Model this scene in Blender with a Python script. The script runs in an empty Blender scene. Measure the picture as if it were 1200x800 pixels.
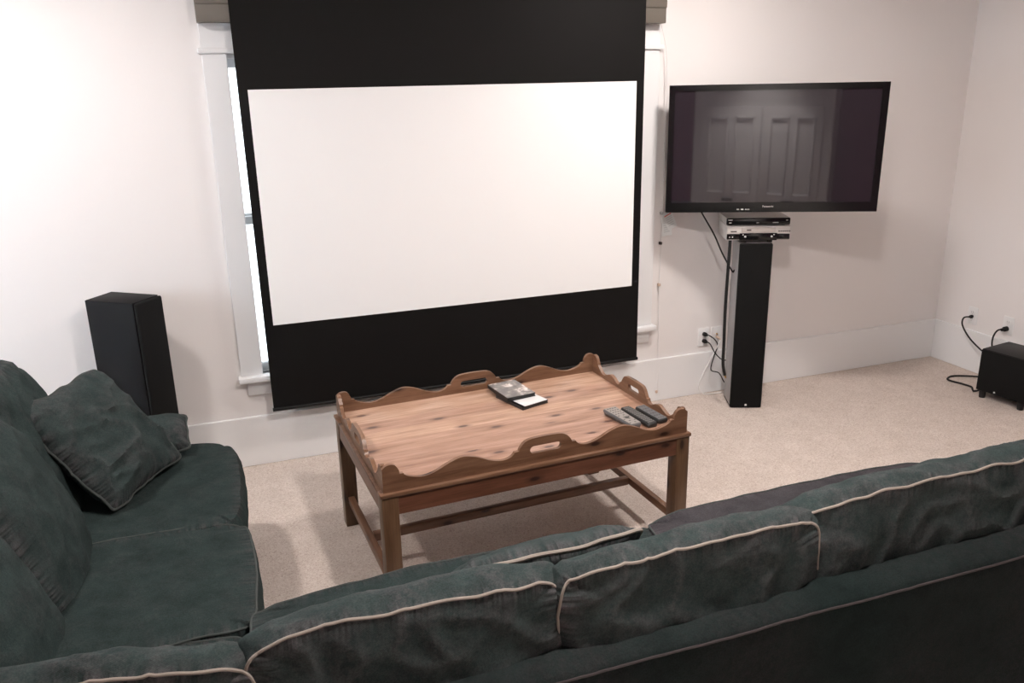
import bpy, bmesh, math, random
from mathutils import Vector, Matrix, noise
C = bpy.context.scene.collection
random.seed(7)
PI = math.pi

# ------------------------------------------------------------------ materials
def new_mat(name, col=(.8, .8, .8), rough=.5, spec=.5, metal=0, emit=None, estr=1):
    m = bpy.data.materials.new(name); m.use_nodes = True
    b = m.node_tree.nodes['Principled BSDF']
    b.inputs['Base Color'].default_value = (*col, 1)
    b.inputs['Roughness'].default_value = rough
    b.inputs['Specular IOR Level'].default_value = spec
    b.inputs['Metallic'].default_value = metal
    if emit:
        b.inputs['Emission Color'].default_value = (*emit, 1); b.inputs['Emission Strength'].default_value = estr
    return m
class NT:
    def __init__(s, m): s.m = m; s.t = m.node_tree; s.b = s.t.nodes['Principled BSDF']
    def n(s, ty, **kw):
        x = s.t.nodes.new(ty)
        for k, v in kw.items():
            if k in x.inputs: x.inputs[k].default_value = v
            else: setattr(x, k, v)
        return x
    def l(s, a, b): s.t.links.new(a, b)
    def coord(s, scale=(1, 1, 1), rot=(0, 0, 0), kind='Object'):
        c = s.n('ShaderNodeTexCoord'); mp = s.n('ShaderNodeMapping')
        mp.inputs['Scale'].default_value = scale; mp.inputs['Rotation'].default_value = rot
        s.l(c.outputs[kind], mp.inputs['Vector']); return mp.outputs['Vector']
    def noise(s, vec, scale, detail=3, rough=.5):
        x = s.n('ShaderNodeTexNoise'); x.inputs['Scale'].default_value = scale
        x.inputs['Detail'].default_value = detail; x.inputs['Roughness'].default_value = rough
        s.l(vec, x.inputs['Vector']); return x.outputs['Fac']
    def ramp(s, fac, stops):
        r = s.n('ShaderNodeValToRGB'); e = r.color_ramp.elements
        while len(e) < len(stops): e.new(.5)
        for i, (p, c) in enumerate(stops):
            e[i].position = p; e[i].color = (*c, 1) if len(c) == 3 else c
        s.l(fac, r.inputs['Fac']); return r.outputs['Color']
    def mix(s, fac, a, b, mode='MIX'):
        x = s.n('ShaderNodeMix', data_type='RGBA', blend_type=mode)
        for v, i in ((fac, 0), (a, 6), (b, 7)):
            if hasattr(v, 'links') or hasattr(v, 'is_linked'): s.l(v, x.inputs[i])
            else: x.inputs[i].default_value = v if i == 0 else (*v, 1)
        return x.outputs[2]
    def bump(s, h, strength, dist, prev=None):
        x = s.n('ShaderNodeBump'); x.inputs['Strength'].default_value = strength; x.inputs['Distance'].default_value = dist
        s.l(h, x.inputs['Height'])
        if prev: s.l(prev, x.inputs['Normal'])
        return x.outputs['Normal']
    def out(s, col=None, nor=None, rough=None):
        if col: s.l(col, s.b.inputs['Base Color'])
        if nor: s.l(nor, s.b.inputs['Normal'])
        if rough: s.l(rough, s.b.inputs['Roughness'])

def wall_mat(name, col):
    m = new_mat(name, col, .85, .2); t = NT(m); v = t.coord()
    t.out(nor=t.bump(t.noise(v, 90, 3), .12, .002)); return m
M = {}
M['wall'] = wall_mat('wall_paint', (.84, .81, .80))
M['ceiling'] = wall_mat('ceiling_paint', (.80, .78, .75))
M['trim'] = new_mat('trim_paint', (.84, .84, .845), .4, .4)
M['fascia'] = new_mat('shade_fascia', (.15, .132, .11), .5)
M['purple'] = wall_mat('plum_paint', (.15, .04, .095))

# carpet
m = M['carpet'] = new_mat('carpet', (.6, .52, .46), .95, .1); t = NT(m); v = t.coord()
vo = t.n('ShaderNodeTexVoronoi'); vo.inputs['Scale'].default_value = 230; t.l(v, vo.inputs['Vector'])
sp = t.n('ShaderNodeSeparateColor'); t.l(vo.outputs['Color'], sp.inputs['Color'])
c1 = t.ramp(sp.outputs[0], [(0, (.52, .42, .36)), (.2, (.64, .545, .49)), (.8, (.72, .635, .58)), (1, (.78, .70, .64))])
c2 = t.ramp(t.noise(v, 9, 4, .6), [(.3, (.9, .89, .88)), (.7, (1, 1, 1))])
nb = t.bump(vo.outputs['Distance'], .5, .004)
t.out(t.mix(1, c1, c2, 'MULTIPLY'), t.bump(t.noise(v, 300, 2), .5, .004, nb))

# pine
def wood(name, tint, knots=True, along=(1, 0, 0), rough=.38, plank=.105):
    m = new_mat(name, (.4, .25, .15), rough, .5); t = NT(m)
    co = t.n('ShaderNodeTexCoord'); mp = t.n('ShaderNodeMapping'); t.l(co.outputs['Object'], mp.inputs['Vector'])
    if along[2]: mp.inputs['Rotation'].default_value = (0, PI/2, 0)
    if along[1]: mp.inputs['Rotation'].default_value = (0, 0, PI/2)
    sx = t.n('ShaderNodeSeparateXYZ'); t.l(mp.outputs['Vector'], sx.inputs['Vector'])
    dv = t.n('ShaderNodeMath', operation='DIVIDE'); t.l(sx.outputs['Y'], dv.inputs[0]); dv.inputs[1].default_value = plank
    fl = t.n('ShaderNodeMath', operation='FLOOR'); t.l(dv.outputs[0], fl.inputs[0])
    wn = t.n('ShaderNodeTexWhiteNoise', noise_dimensions='1D'); t.l(fl.outputs[0], wn.inputs['W'])
    off = t.n('ShaderNodeVectorMath', operation='ADD'); t.l(mp.outputs['Vector'], off.inputs[0])
    sc = t.n('ShaderNodeVectorMath', operation='SCALE'); t.l(wn.outputs['Color'], sc.inputs[0]); sc.inputs['Scale'].default_value = 3.0
    t.l(sc.outputs[0], off.inputs[1])
    st = t.n('ShaderNodeVectorMath', operation='MULTIPLY'); t.l(off.outputs[0], st.inputs[0]); st.inputs[1].default_value = (1.6, 16, 16)
    g1 = t.noise(st.outputs[0], 2.2, 5, .6)
    st2 = t.n('ShaderNodeVectorMath', operation='MULTIPLY'); t.l(off.outputs[0], st2.inputs[0]); st2.inputs[1].default_value = (4, 90, 90)
    g2 = t.noise(st2.outputs[0], 2, 3, .6)
    dk, md, lt = [tuple(a*b for a, b in zip(c, tint)) for c in ((.24, .115, .058), (.40, .215, .125), (.53, .31, .195))]
    base = t.ramp(g1, [(.28, dk), (.48, md), (.72, lt)])
    fine = t.ramp(g2, [(.3, (.78, .74, .72)), (.65, (1, 1, 1))])
    col = t.mix(1, base, fine, 'MULTIPLY')
    pl = t.ramp(wn.outputs['Value'], [(0, (.74, .66, .66)), (.35, (1, .95, .92)), (1, (1.0, 1.0, 1.0))])
    col = t.mix(1, col, pl, 'MULTIPLY')
    if knots:
        kv = t.n('ShaderNodeVectorMath', operation='MULTIPLY'); t.l(off.outputs[0], kv.inputs[0]); kv.inputs[1].default_value = (4.2, 10.2, 10.2)
        ks_ = t.n('ShaderNodeSeparateXYZ'); t.l(kv.outputs[0], ks_.inputs[0]); ka = t.n('ShaderNodeMath', operation='ADD'); t.l(ks_.outputs[1], ka.inputs[0]); t.l(ks_.outputs[2], ka.inputs[1])
        kc = t.n('ShaderNodeCombineXYZ'); t.l(ks_.outputs[0], kc.inputs[0]); t.l(ka.outputs[0], kc.inputs[1])
        vo = t.n('ShaderNodeTexVoronoi', voronoi_dimensions='2D'); vo.inputs['Scale'].default_value = 1; t.l(kc.outputs[0], vo.inputs['Vector'])
        vc = t.n('ShaderNodeSeparateColor'); t.l(vo.outputs['Color'], vc.inputs['Color'])
        gt = t.n('ShaderNodeMath', operation='GREATER_THAN'); t.l(vc.outputs[0], gt.inputs[0]); gt.inputs[1].default_value = .45
        ks = t.ramp(vo.outputs['Distance'], [(.06, (1, 1, 1)), (.10, (.45, .45, .45)), (.20, (0, 0, 0))])
        mm = t.n('ShaderNodeMath', operation='MULTIPLY'); t.l(ks, mm.inputs[0]); t.l(gt.outputs[0], mm.inputs[1])
        col = t.mix(mm.outputs[0], col, (.07*tint[0], .028*tint[1], .018*tint[2]))
    t.out(col, t.bump(g2, .12, .002)); return m
M['pine_top_sheen'] = wood('pine_top_sheen', (1.22, 1.45, 1.75), rough=.32)  # same pine as the rails; paler tint paints in the sheen of reflected light
M['pine'] = wood('pine_rail', (.50, .50, .50))
M['pine_y'] = wood('pine_rail_cross', (.50, .50, .50), along=(0, 1, 0))
M['pine_leg'] = wood('pine_leg', (.34, .36, .33), along=(0, 0, 1))
M['pine_apron'] = wood('pine_apron', (.36, .28, .27))
M['pine_apron_y'] = wood('pine_apron_cross', (.36, .30, .28), along=(0, 1, 0))

# denim upholstery
def denim(name, base, faded, light=1.0):
    m = new_mat(name, base, .95, .06); t = NT(m); v = t.coord()
    at = t.n('ShaderNodeAttribute', attribute_name='wear')
    n1 = t.noise(v, 14, 5, .65); n2 = t.noise(v, 55, 4, .7)
    c = t.ramp(n1, [(.3, tuple(x*.75 for x in base)), (.7, tuple(x*1.25 for x in base))])
    r = t.ramp(n2, [(.36, (.15, .15, .15)), (.60, (1, 1, 1))])
    mu = t.n('ShaderNodeMath', operation='MULTIPLY'); t.l(r, mu.inputs[0]); t.l(at.outputs['Fac'], mu.inputs[1]); mu.use_clamp = True
    ga = t.n('ShaderNodeAttribute', attribute_name='gather'); ax = t.n('ShaderNodeAttribute', attribute_name='along')
    gc = t.n('ShaderNodeMath', operation='MULTIPLY'); t.l(ax.outputs['Fac'], gc.inputs[0]); gc.inputs[1].default_value = 50
    gn = t.n('ShaderNodeTexNoise', noise_dimensions='1D'); gn.inputs['Scale'].default_value = 1; gn.inputs['Detail'].default_value = 1; t.l(gc.outputs[0], gn.inputs['W'])
    gs = t.ramp(gn.outputs['Fac'], [(.38, (0, 0, 0)), (.62, (1, 1, 1))])
    gm = t.n('ShaderNodeMath', operation='MULTIPLY'); t.l(gs, gm.inputs[0]); t.l(ga.outputs['Fac'], gm.inputs[1])
    c = t.mix(mu.outputs[0], c, faded)
    gk = t.n('ShaderNodeMath', operation='MULTIPLY'); t.l(gm.outputs[0], gk.inputs[0]); gk.inputs[1].default_value = .38
    c = t.mix(gk.outputs[0], c, faded)
    gr = t.ramp(t.noise(v, 260, 2, .7), [(.3, (.72, .72, .72)), (.7, (1.2, 1.2, 1.2))])
    c = t.mix(1, c, gr, 'MULTIPLY')
    nb = t.bump(gm.outputs[0], .65, .008); nb = t.bump(t.noise(v, 11, 4, .6), .26, .02, nb); nb = t.bump(t.noise(v, 45, 4, .65), .22, .006, nb)
    wv = t.n('ShaderNodeTexWave', wave_type='BANDS', bands_direction='DIAGONAL'); wv.inputs['Scale'].default_value = 160
    wv.inputs['Distortion'].default_value = 2; t.l(v, wv.inputs['Vector'])
    t.out(c, t.bump(wv.outputs['Fac'], .2, .001, nb)); return m
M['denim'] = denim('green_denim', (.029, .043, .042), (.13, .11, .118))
M['denim_frame_shaded'] = denim('green_denim_frame_shaded', (.014, .021, .0205), (.04, .034, .036))  # same cloth as the cushions, darkened to paint in the shade behind the sofa
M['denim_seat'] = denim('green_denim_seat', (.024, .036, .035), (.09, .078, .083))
M['piping'] = new_mat('cream_piping', (.27, .235, .205), .8, .2)
M['piping_dark'] = new_mat('dark_piping', (.055, .062, .06), .85, .2)
M['stitch'] = new_mat('faded_seam', (.048, .040, .041), .85, .2)

# electronics etc.
M['black'] = new_mat('black_vinyl', (.005, .005, .0055), .45, .25)
m = M['grille'] = new_mat('black_grille_cloth', (.005, .005, .005), .8, .2); t = NT(m)
t.out(nor=t.bump(t.noise(t.coord(), 420, 1), .4, .002))
M['gloss'] = new_mat('gloss_black', (.006, .006, .006), .14, .5)
M['speaker_side'] = new_mat('satin_black_lacquer', (.005, .0045, .005), .6, .14)
M['speaker_side_reflection'] = new_mat('reflection_on_black_lacquer', (.30, .285, .285), .3, .5)  # grey painted in for the wall's reflection on the black side
M['rubber'] = new_mat('black_rubber', (.012, .012, .012), .6, .3)
M['tvglass'] = new_mat('tv_glass', (.022, .018, .022), .035, .8)  # purple-grey base lifted to paint in brightness of the reflected room
M['silver'] = new_mat('silver_plastic', (.62, .58, .55), .35, .5)
M['silver_and_reflection'] = new_mat('silver_panel_and_reflection', (.50, .455, .425), .4, .5)
M['mark'] = new_mat('light_print', (.55, .53, .52), .5)
M['markdark'] = new_mat('dark_print', (.06, .045, .04), .5)
M['led'] = new_mat('pale_badge', (.75, .75, .75), .3)
M['plate'] = new_mat('white_plate', (.82, .82, .82), .4, .4)
M['socket'] = new_mat('socket_grey', (.45, .45, .45), .5)
M['beige'] = new_mat('beige_plug', (.62, .48, .38), .5)
M['whitecord'] = new_mat('white_cord', (.80, .79, .78), .5)
M['brass'] = new_mat('brass', (.55, .38, .18), .35, metal=1)
M['steel'] = new_mat('steel', (.5, .5, .5), .35, metal=1)
M['screen_black'] = new_mat('screen_black', (.0055, .005, .0048), .6, .16)
M['screen_white'] = new_mat('screen_white', (.93, .93, .93), .75, .25)
M['red'] = new_mat('red_print', (.8, .25, .22), .6)
M['paper'] = new_mat('tag_paper', (.86, .89, .89), .6)
M['greyprint'] = new_mat('grey_print', (.66, .70, .70), .6)
g = M['glass'] = new_mat('window_glass', (1, 1, 1), .0, .5); g.node_tree.nodes['Principled BSDF'].inputs['Transmission Weight'].default_value = 1
g.node_tree.nodes['Principled BSDF'].inputs['IOR'].default_value = 1.02
m = M['cover'] = new_mat('case_cover', (.2, .18, .17), .25, .5); t = NT(m)
cc = t.ramp(t.noise(t.coord((26, 26, 26)), 1, 2), [(.40, (.16, .15, .145)), (.57, (.26, .235, .22)), (.66, (.60, .52, .48)), (.74, (.85, .82, .80))])
t.out(cc)
M['case_white'] = new_mat('case_paper', (.72, .72, .72), .2, .5)
M['remote_grey'] = new_mat('remote_grey', (.26, .235, .215), .4, .5)
M['remote_black'] = new_mat('remote_black', (.02, .02, .02), .4, .5)
M['remote_char'] = new_mat('remote_charcoal', (.11, .11, .115), .4, .5)
M['button'] = new_mat('button_grey', (.24, .23, .22), .5)
M['button_dark'] = new_mat('button_dark', (.06, .055, .05), .5)
M['lampglow'] = new_mat('lamp_glow', (1, 1, 1), .5, emit=(1, .86, .74), estr=3)
M['cabinet'] = new_mat('cabinet_paint', (.72, .71, .71), .45, .4)

# ------------------------------------------------------------------ geometry helpers
def obj(name, bm, mat, parent=None, smooth=True, mw=None):
    me = bpy.data.meshes.new(name); bmesh.ops.recalc_face_normals(bm, faces=bm.faces)
    bm.to_mesh(me); bm.free()
    for mm in (mat if isinstance(mat, (list, tuple)) else [mat]): me.materials.append(mm)
    if smooth:
        me.shade_smooth()
        try: me.set_sharp_from_angle(angle=math.radians(38))
        except Exception: pass
    o = bpy.data.objects.new(name, me); C.objects.link(o)
    if parent: o.parent = parent
    return o
def tag(o, label, cat, group=None):
    o['label'] = label; o['category'] = cat
    if group: o['group'] = group
    return o
def thing(name, label, cat, loc=(0, 0, 0), rz=0, group=None):
    o = bpy.data.objects.new(name, None); C.objects.link(o); o.empty_display_size = .1
    o.location = loc; o.rotation_euler = (0, 0, rz); return tag(o, label, cat, group)
def struct(name, bm, mat, parent=None, smooth=False):
    o = obj(name, bm, mat, parent, smooth)
    if not parent: o['kind'] = 'structure'
    return o
def BM(): return bmesh.new()
def box(bm, lo, hi, bev=0, seg=2, M4=None, mi=0):
    lo, hi = Vector(lo), Vector(hi)
    r = bmesh.ops.create_cube(bm, size=1); vs = r['verts']
    for v in vs: v.co = Vector((lo[i] + (v.co[i]+.5)*(hi[i]-lo[i]) for i in range(3)))
    fs = {f for v in vs for f in v.link_faces}
    for f in fs: f.material_index = mi
    if bev > 0:
        es = list({e for v in vs for e in v.link_edges})
        r = bmesh.ops.bevel(bm, geom=es, offset=bev, segments=seg, profile=.5, affect='EDGES')
        vs = list({v for f in bm.faces if f in r['faces'] for v in f.verts} | {v for v in vs if v.is_valid})
    if M4:
        for v in vs: v.co = M4 @ v.co
    return vs
def smooth_path(pts, n=8):
    pts = [Vector(p) for p in pts]; out = []
    for i in range(len(pts)-1):
        p0 = pts[max(i-1, 0)]; p1 = pts[i]; p2 = pts[i+1]; p3 = pts[min(i+2, len(pts)-1)]
        for k in range(n):
            s = k/n
            out.append(.5*((2*p1)+(-p0+p2)*s+(2*p0-5*p1+4*p2-p3)*s*s+(-p0+3*p1-3*p2+p3)*s**3))
    out.append(pts[-1]); return out
def tube(bm, pts, r, seg=8, closed=False, cap=True):
    pts = [Vector(p) for p in pts]; n = len(pts); rings = []
    up = Vector((0, 0, 1)); prev = None
    for i, p in enumerate(pts):
        a = pts[(i-1) % n] if (closed or i) else p
        b = pts[(i+1) % n] if (closed or i < n-1) else p
        d = (b-a)
        d = d.normalized() if d.length > 1e-9 else Vector((1, 0, 0))
        if prev is None:
            u = d.cross(up)
            if u.length < .1: u = d.cross(Vector((0, 1, 0)))
        else: u = prev - d*prev.dot(d)
        if u.length < 1e-6: u = d.orthogonal()
        u.normalize(); prev = u; w = d.cross(u)
        rr = r(i/(n-1)) if callable(r) else r
        rings.append([bm.verts.new(p+u*math.cos(2*PI*k/seg)*rr+w*math.sin(2*PI*k/seg)*rr) for k in range(seg)])
    m = n if closed else n-1
    for i in range(m):
        A, B = rings[i], rings[(i+1) % n]
        for k in range(seg):
            try: bm.faces.new((A[k], A[(k+1) % seg], B[(k+1) % seg], B[k]))
            except ValueError: pass
    if cap and not closed:
        bm.faces.new(rings[0][::-1]); bm.faces.new(rings[-1])
def cyl(bm, c, r, h, axis=2, seg=20, r2=None):
    r2 = r if r2 is None else r2
    q = bmesh.ops.create_cone(bm, cap_ends=True, segments=seg, radius1=r, radius2=r2, depth=h)
    R = Matrix.Identity(4)
    if axis == 0: R = Matrix.Rotation(PI/2, 4, 'Y')
    if axis == 1: R = Matrix.Rotation(-PI/2, 4, 'X')
    for v in q['verts']: v.co = R @ v.co + Vector(c)
    return q['verts']
def plate_with_holes(bm, outer, holes, thick, F):
    """polygon (u,v) with holes, extruded by thick; F maps (u,v,w) to a point"""
    es = []
    for loop in [outer]+holes:
        vs = [bm.verts.new(F(u, v, 0)) for u, v in loop]
        es += [bm.edges.new((vs[i], vs[(i+1) % len(vs)])) for i in range(len(vs))]
    r = bmesh.ops.triangle_fill(bm, use_beauty=True, use_dissolve=False, edges=es)
    fs = [g for g in r['geom'] if isinstance(g, bmesh.types.BMFace)]
    q = bmesh.ops.extrude_face_region(bm, geom=fs)
    d = F(0, 0, thick)-F(0, 0, 0)
    for v in q['geom']:
        if isinstance(v, bmesh.types.BMVert): v.co += d
def N3(p, f, s=0): return noise.noise_vector(Vector(p)*f+Vector((s*7.3, s*3.1, -s*5.7)))
def N1(p, f, s=0): return noise.noise(Vector(p)*f+Vector((s*7.3, s*3.1, -s*5.7)))

def cushion(w, h, t, Mw, seed=0, crown=.35, bulge=.018, pexp=9, amp=.010, pucker=.004, res=.014, edge_sag=0.0, knife=False, wear=.8, ears=0.0, fn=None, side=2):
    """upholstered cushion in local (x width, y height, z thickness). returns bm, wear list, two piping loops"""
    bm = BM(); wl = bm.verts.layers.float.new('wear_'); gl = bm.verts.layers.float.new('gn_'); xl = bm.verts.layers.float.new('gx_')
    na, nb, nc = max(12, int(w/res)), max(12, int(h/res)), (1 if knife else max(4, int(t/res/1.4)))
    verts = {}
    def place(a, b, c):
        mx = max(abs(a), abs(b)); k = 1
        if mx > 1e-6: k = mx/((abs(a)**pexp+abs(b)**pexp)**(1/pexp))
        x, y = a*k, b*k
        if knife:
            x *= 1-ears*(1-b*b); y *= 1-ears*(1-a*a)
            z = c*t/2*max(0, (1-a*a)*(1-b*b))**.42
        else:
            z = c*t/2*(1+crown*((1-abs(a)**side)*(1-b*b))**.7)*(.80+.20*(1-(a*a*b*b)**3))
        P = Vector((x*w/2, y*h/2, z))
        e = 1-mx
        if not knife:
            bl = bulge*(1-c*c)
            if mx > 1e-6:
                d = Vector((a*abs(a)**6, b*abs(b)**6, 0))
                P += d*bl*(1 if e < 1e-6 else 0)
            # edges bow outward a touch between the corners
            P.x += a*abs(a)**3*.018*(1-b*b)*(1-edge_sag); P.y += b*abs(b)**3*.022*(1-a*a)*(1-edge_sag)
        P0 = P.copy()
        P += N3(P0, 5, seed)*amp
        P += N3(P0, 13, seed+1)*amp*.5
        rd = 1-abs(N1(P0+N3(P0, 6, seed)*.05, 9, seed+2))*2.6
        rd = max(0, rd)**2
        nz = Vector((0, 0, 1 if c > 0 else -1)) if e > 1e-6 else Vector((a if abs(a) > abs(b) else 0, b if abs(b) >= abs(a) else 0, 0))
        P += nz*rd*amp*.7*(min(1, e*8) if e > 1e-6 else .5)
        ec = (y*h/2 if abs(a) > abs(b) else x*w/2)
        near = math.exp(-e*min(w, h)/2/.022) if e > 1e-6 else math.exp(-(1-abs(c))*t/2/.016)
        pk = noise.noise(Vector((ec*32, seed*3.7, (0 if abs(a) > abs(b) else 9))))
        if pucker and not (e < 1e-6 and abs(abs(c)-1) < 1e-6):
            P += nz*pk*pucker*near*(1 if e > 1e-6 else (abs(c)**2)*1.0)
        if fn: P = fn(P, a, b, c)
        wv = wear*(.25*max(0, pk)*near + .9*near*max(0, pk)*.9 + .55*rd*.5 + .10)
        gth = (math.exp(-e*min(w, h)/2/.014) if e > 1e-6 else math.exp(-(1-abs(c))*t/2/.014))
        return P, min(1, wv), gth, ec
    def V(ia, ib, ic):
        key = (ia, ib, ic)
        if knife and (ia in (0, na) or ib in (0, nb)): key = (ia, ib, 0)
        if key not in verts:
            f = lambda s: math.copysign(1-(1-abs(s))**1.35, s)
            P, wv, g1_, g2_ = place(f(ia/na*2-1), f(ib/nb*2-1), ic/nc*2-1)
            v = bm.verts.new(Mw @ P); v[wl] = wv; v[gl] = g1_; v[xl] = g2_; verts[key] = v
        return verts[key]
    def quad(*ks):
        vs = []
        for k in ks:
            v = V(*k)
            if v not in vs: vs.append(v)
        if len(vs) > 2:
            try: bm.faces.new(vs)
            except ValueError: pass
    for ic in (0, nc):
        for i in range(na):
            for j in range(nb): quad((i, j, ic), (i+1, j, ic), (i+1, j+1, ic), (i, j+1, ic))
    if not knife:
        for k in range(nc):
            for i in range(na):
                for j in (0, nb): quad((i, j, k), (i+1, j, k), (i+1, j, k+1), (i, j, k+1))
            for j in range(nb):
                for i in (0, na): quad((i, j, k), (i, j+1, k), (i, j+1, k+1), (i, j, k+1))
    loops = []
    for ic in ((0,) if knife else (0, nc)):
        ring = [(i, 0) for i in range(na)]+[(na, j) for j in range(nb)]+[(i, nb) for i in range(na, 0, -1)]+[(0, j) for j in range(nb, 0, -1)]
        loops.append([V(i, j, ic).co.copy() for i, j in ring])
    wear_vals = {'wear': [v[wl] for v in bm.verts], 'gather': [v[gl] for v in bm.verts], 'along': [v[xl] for v in bm.verts]}
    for nm in ('wear_', 'gn_', 'gx_'): bm.verts.layers.float.remove(bm.verts.layers.float[nm])
    return bm, wear_vals, loops
def set_attrs(o, d):
    for k, v in d.items(): o.data.attributes.new(k, 'FLOAT', 'POINT').data.foreach_set('value', v)
def cushion_obj(name, parent, mat, pip, top=False, cushargs=None, pipe_r=.0052, label=None, pipes=(0, 1)):
    bm, wv, loops = cushion(**cushargs)
    for i, v in enumerate(bm.verts): pass
    o = obj(name, bm, mat, parent)
    set_attrs(o, wv)
    if label: o['label'] = label
    for lp in [loops[q] for q in pipes]:
        pb = BM(); tube(pb, lp, pipe_r, 7, closed=True); obj('piping', pb, pip, o)
    return o
M['denim_faded'] = denim('faded_plum_grey_denim', (.045, .043, .047), (.10, .085, .095))
def frame(o, ex, ey, ez):
    m = Matrix((ex, ey, ez)).transposed().to_4x4(); m.translation = Vector(o); return m
def mk_frame(o, ex, ey):
    ex = Vector(ex).normalized(); ey = Vector(ey); ey = (ey-ex*ey.dot(ex)).normalized(); return frame(o, ex, ey, ex.cross(ey))

# ------------------------------------------------------------------ room shell
XL, XR, YB, ZC = -2.6, 3.928, -5.6, 2.62
T = .12
b = BM(); box(b, (XL-T, YB-T, -.1), (XR+T, T, 0)); struct('floor', b, M['carpet'])
b = BM(); box(b, (XL-T, YB-T, ZC), (XR+T, T, ZC+.1)); struct('ceiling', b, M['ceiling'])
WX0, WX1, WZ0, WZ1 = -.352, 1.680, .475, 1.952
OX0, OX1 = -.415, 1.743
b = BM()
box(b, (XL-T, 0, 0), (OX0, T, ZC)); box(b, (OX1, 0, 0), (XR+T, T, ZC)); box(b, (OX0, 0, 0), (OX1, T, WZ0)); box(b, (OX0, 0, WZ1), (OX1, T, ZC))
struct('wall_back', b, M['wall'])
b = BM(); box(b, (XR, YB, 0), (XR+T, 0, ZC)); struct('wall_right', b, M['wall'])
b = BM(); box(b, (XL, YB-T, 0), (XR, YB, ZC)); struct('wall_front', b, M['purple'])
# left wall with a daylight window
LY0, LY1, LZ0, LZ1 = -2.0, -.70, .95, 1.95
b = BM()
box(b, (XL-T, YB, 0), (XL, LY0, ZC)); box(b, (XL-T, LY1, 0), (XL, 0, ZC)); box(b, (XL-T, LY0, 0), (XL, LY1, LZ0)); box(b, (XL-T, LY0, LZ1), (XL, LY1, ZC))
struct('wall_left', b, M['wall'])
def baseboard(name, lo, hi, axis):
    b = BM(); box(b, lo, hi, .004, 2); struct(name, b, M['trim'], smooth=False)
HB = .260
baseboard('baseboard_back', (XL, -.018, 0), (XR, 0, HB), 0)
baseboard('baseboard_right', (XR-.018, YB, 0), (XR, -.018, HB), 1)
baseboard('baseboard_left', (XL, YB, 0), (XL+.018, -.018, HB), 1)

# window behind the projector screen
b = BM(); zc = 1.955
for x0, x1 in ((-.455, WX0), (WX1, 1.785)): box(b, (x0, -.02, WZ0), (x1, 0, zc), .003)
box(b, (-.455, -.02, zc+.02), (1.785, 0, 2.30), .003)
box(b, (-.470, -.034, zc), (1.800, 0, zc+.022), .005)
w = struct('window_1', b, M['trim'])
b = BM(); box(b, (-.468, -.055, .446), (1.802, .03, WZ0), .006); obj('window_sill', b, M['trim'], w)
b = BM(); box(b, (-.432, -.018, .372), (1.775, 0, .446), .004); obj('window_apron', b, M['trim'], w)
b = BM()   # jamb lining
box(b, (OX0-.001, 0, WZ0), (OX0+.012, T, WZ1)); box(b, (OX1-.012, 0, WZ0), (OX1+.001, T, WZ1)); box(b, (OX0, 0, WZ1-.018), (OX1, T, WZ1)); box(b, (.64, .0, WZ0), (.69, T, WZ1))
obj('window_frame', b, M['trim'], w)
for x0, x1 in ((OX0+.012, .64), (.69, OX1-.012)):
    for z0, z1, y in ((WZ0, 1.235, .045), (1.205, WZ1-.018, .08)):
        b = BM(); s = .038
        box(b, (x0, y, z0), (x0+s, y+.03, z1), .003); box(b, (x1-s, y, z0), (x1, y+.03, z1), .003)
        box(b, (x0+s, y, z0), (x1-s, y+.03, z0+s), .003); box(b, (x0+s, y, z1-s), (x1-s, y+.03, z1), .003)
        so = obj('sash', b, M['trim'], w)
        b = BM(); box(b, (x0+s, y+.012, z0+s), (x1-s, y+.016, z1-s)); obj('pane', b, M['glass'], so)
# left wall window (outside the frame, gives the cool side light)
b = BM()
for y0, y1 in ((LY0-.1, LY0), (LY1, LY1+.1)): box(b, (XL, y0, LZ0), (XL+.02, y1, LZ1), .003)
box(b, (XL, LY0-.1, LZ1), (XL+.02, LY1+.1, LZ1+.12), .003); box(b, (XL, LY0-.12, LZ0-.03), (XL+.05, LY1+.12, LZ0), .004)
w2 = struct('window_2', b, M['trim'])
b = BM()
for y0, y1 in ((LY0, LY0+.04), (LY1-.04, LY1)): box(b, (XL-.08, y0, LZ0), (XL-.04, y1, LZ1))
for z0, z1 in ((LZ0, LZ0+.04), (LZ1-.04, LZ1)): box(b, (XL-.08, LY0, z0), (XL-.04, LY1, z1))
obj('sash', b, M['trim'], w2)
b = BM(); box(b, (XL-.062, LY0+.04, LZ0+.04), (XL-.058, LY1-.04, LZ1-.04)); obj('pane', b, M['glass'], w2)

# built-in cupboard on the wall behind the camera, mirrored in the television
t0 = thing('built_in_cupboard', 'white panelled double door cupboard, seen only as a reflection in the television', 'cupboard', (1.0, YB+.03, 0))
b = BM(); box(b, (-.76, 0, 0), (.72, .30, 2.35), .004); obj('body', b, M['cabinet'], t0)
for sx in (-1, 1):
    b = BM()
    x0, x1 = (-.66, -.010) if sx < 0 else (.010, .62)
    box(b, (x0, .301, .42), (x1, .325, 1.48), .003)
    for k in range(2):
        xa = x0+.07+k*(x1-x0-.07)/2; xb = xa+(x1-x0-.21)/2
        for lo, hi in (((xa, .55), (xa+.025, 1.38)), ((xb-.025, .55), (xb, 1.38)), ((xa, .55), (xb, .575)), ((xa, 1.355), (xb, 1.38))):
            box(b, (lo[0], .32, lo[1]), (hi[0], .342, hi[1]), .006)
    d = obj('door', b, M['cabinet'], t0)
    b = BM(); xk = (x0+x1)/2; box(b, (xk-.06, .32, .47), (xk+.06, .355, .50), .008); obj('handle', b, M['black'], d)
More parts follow.
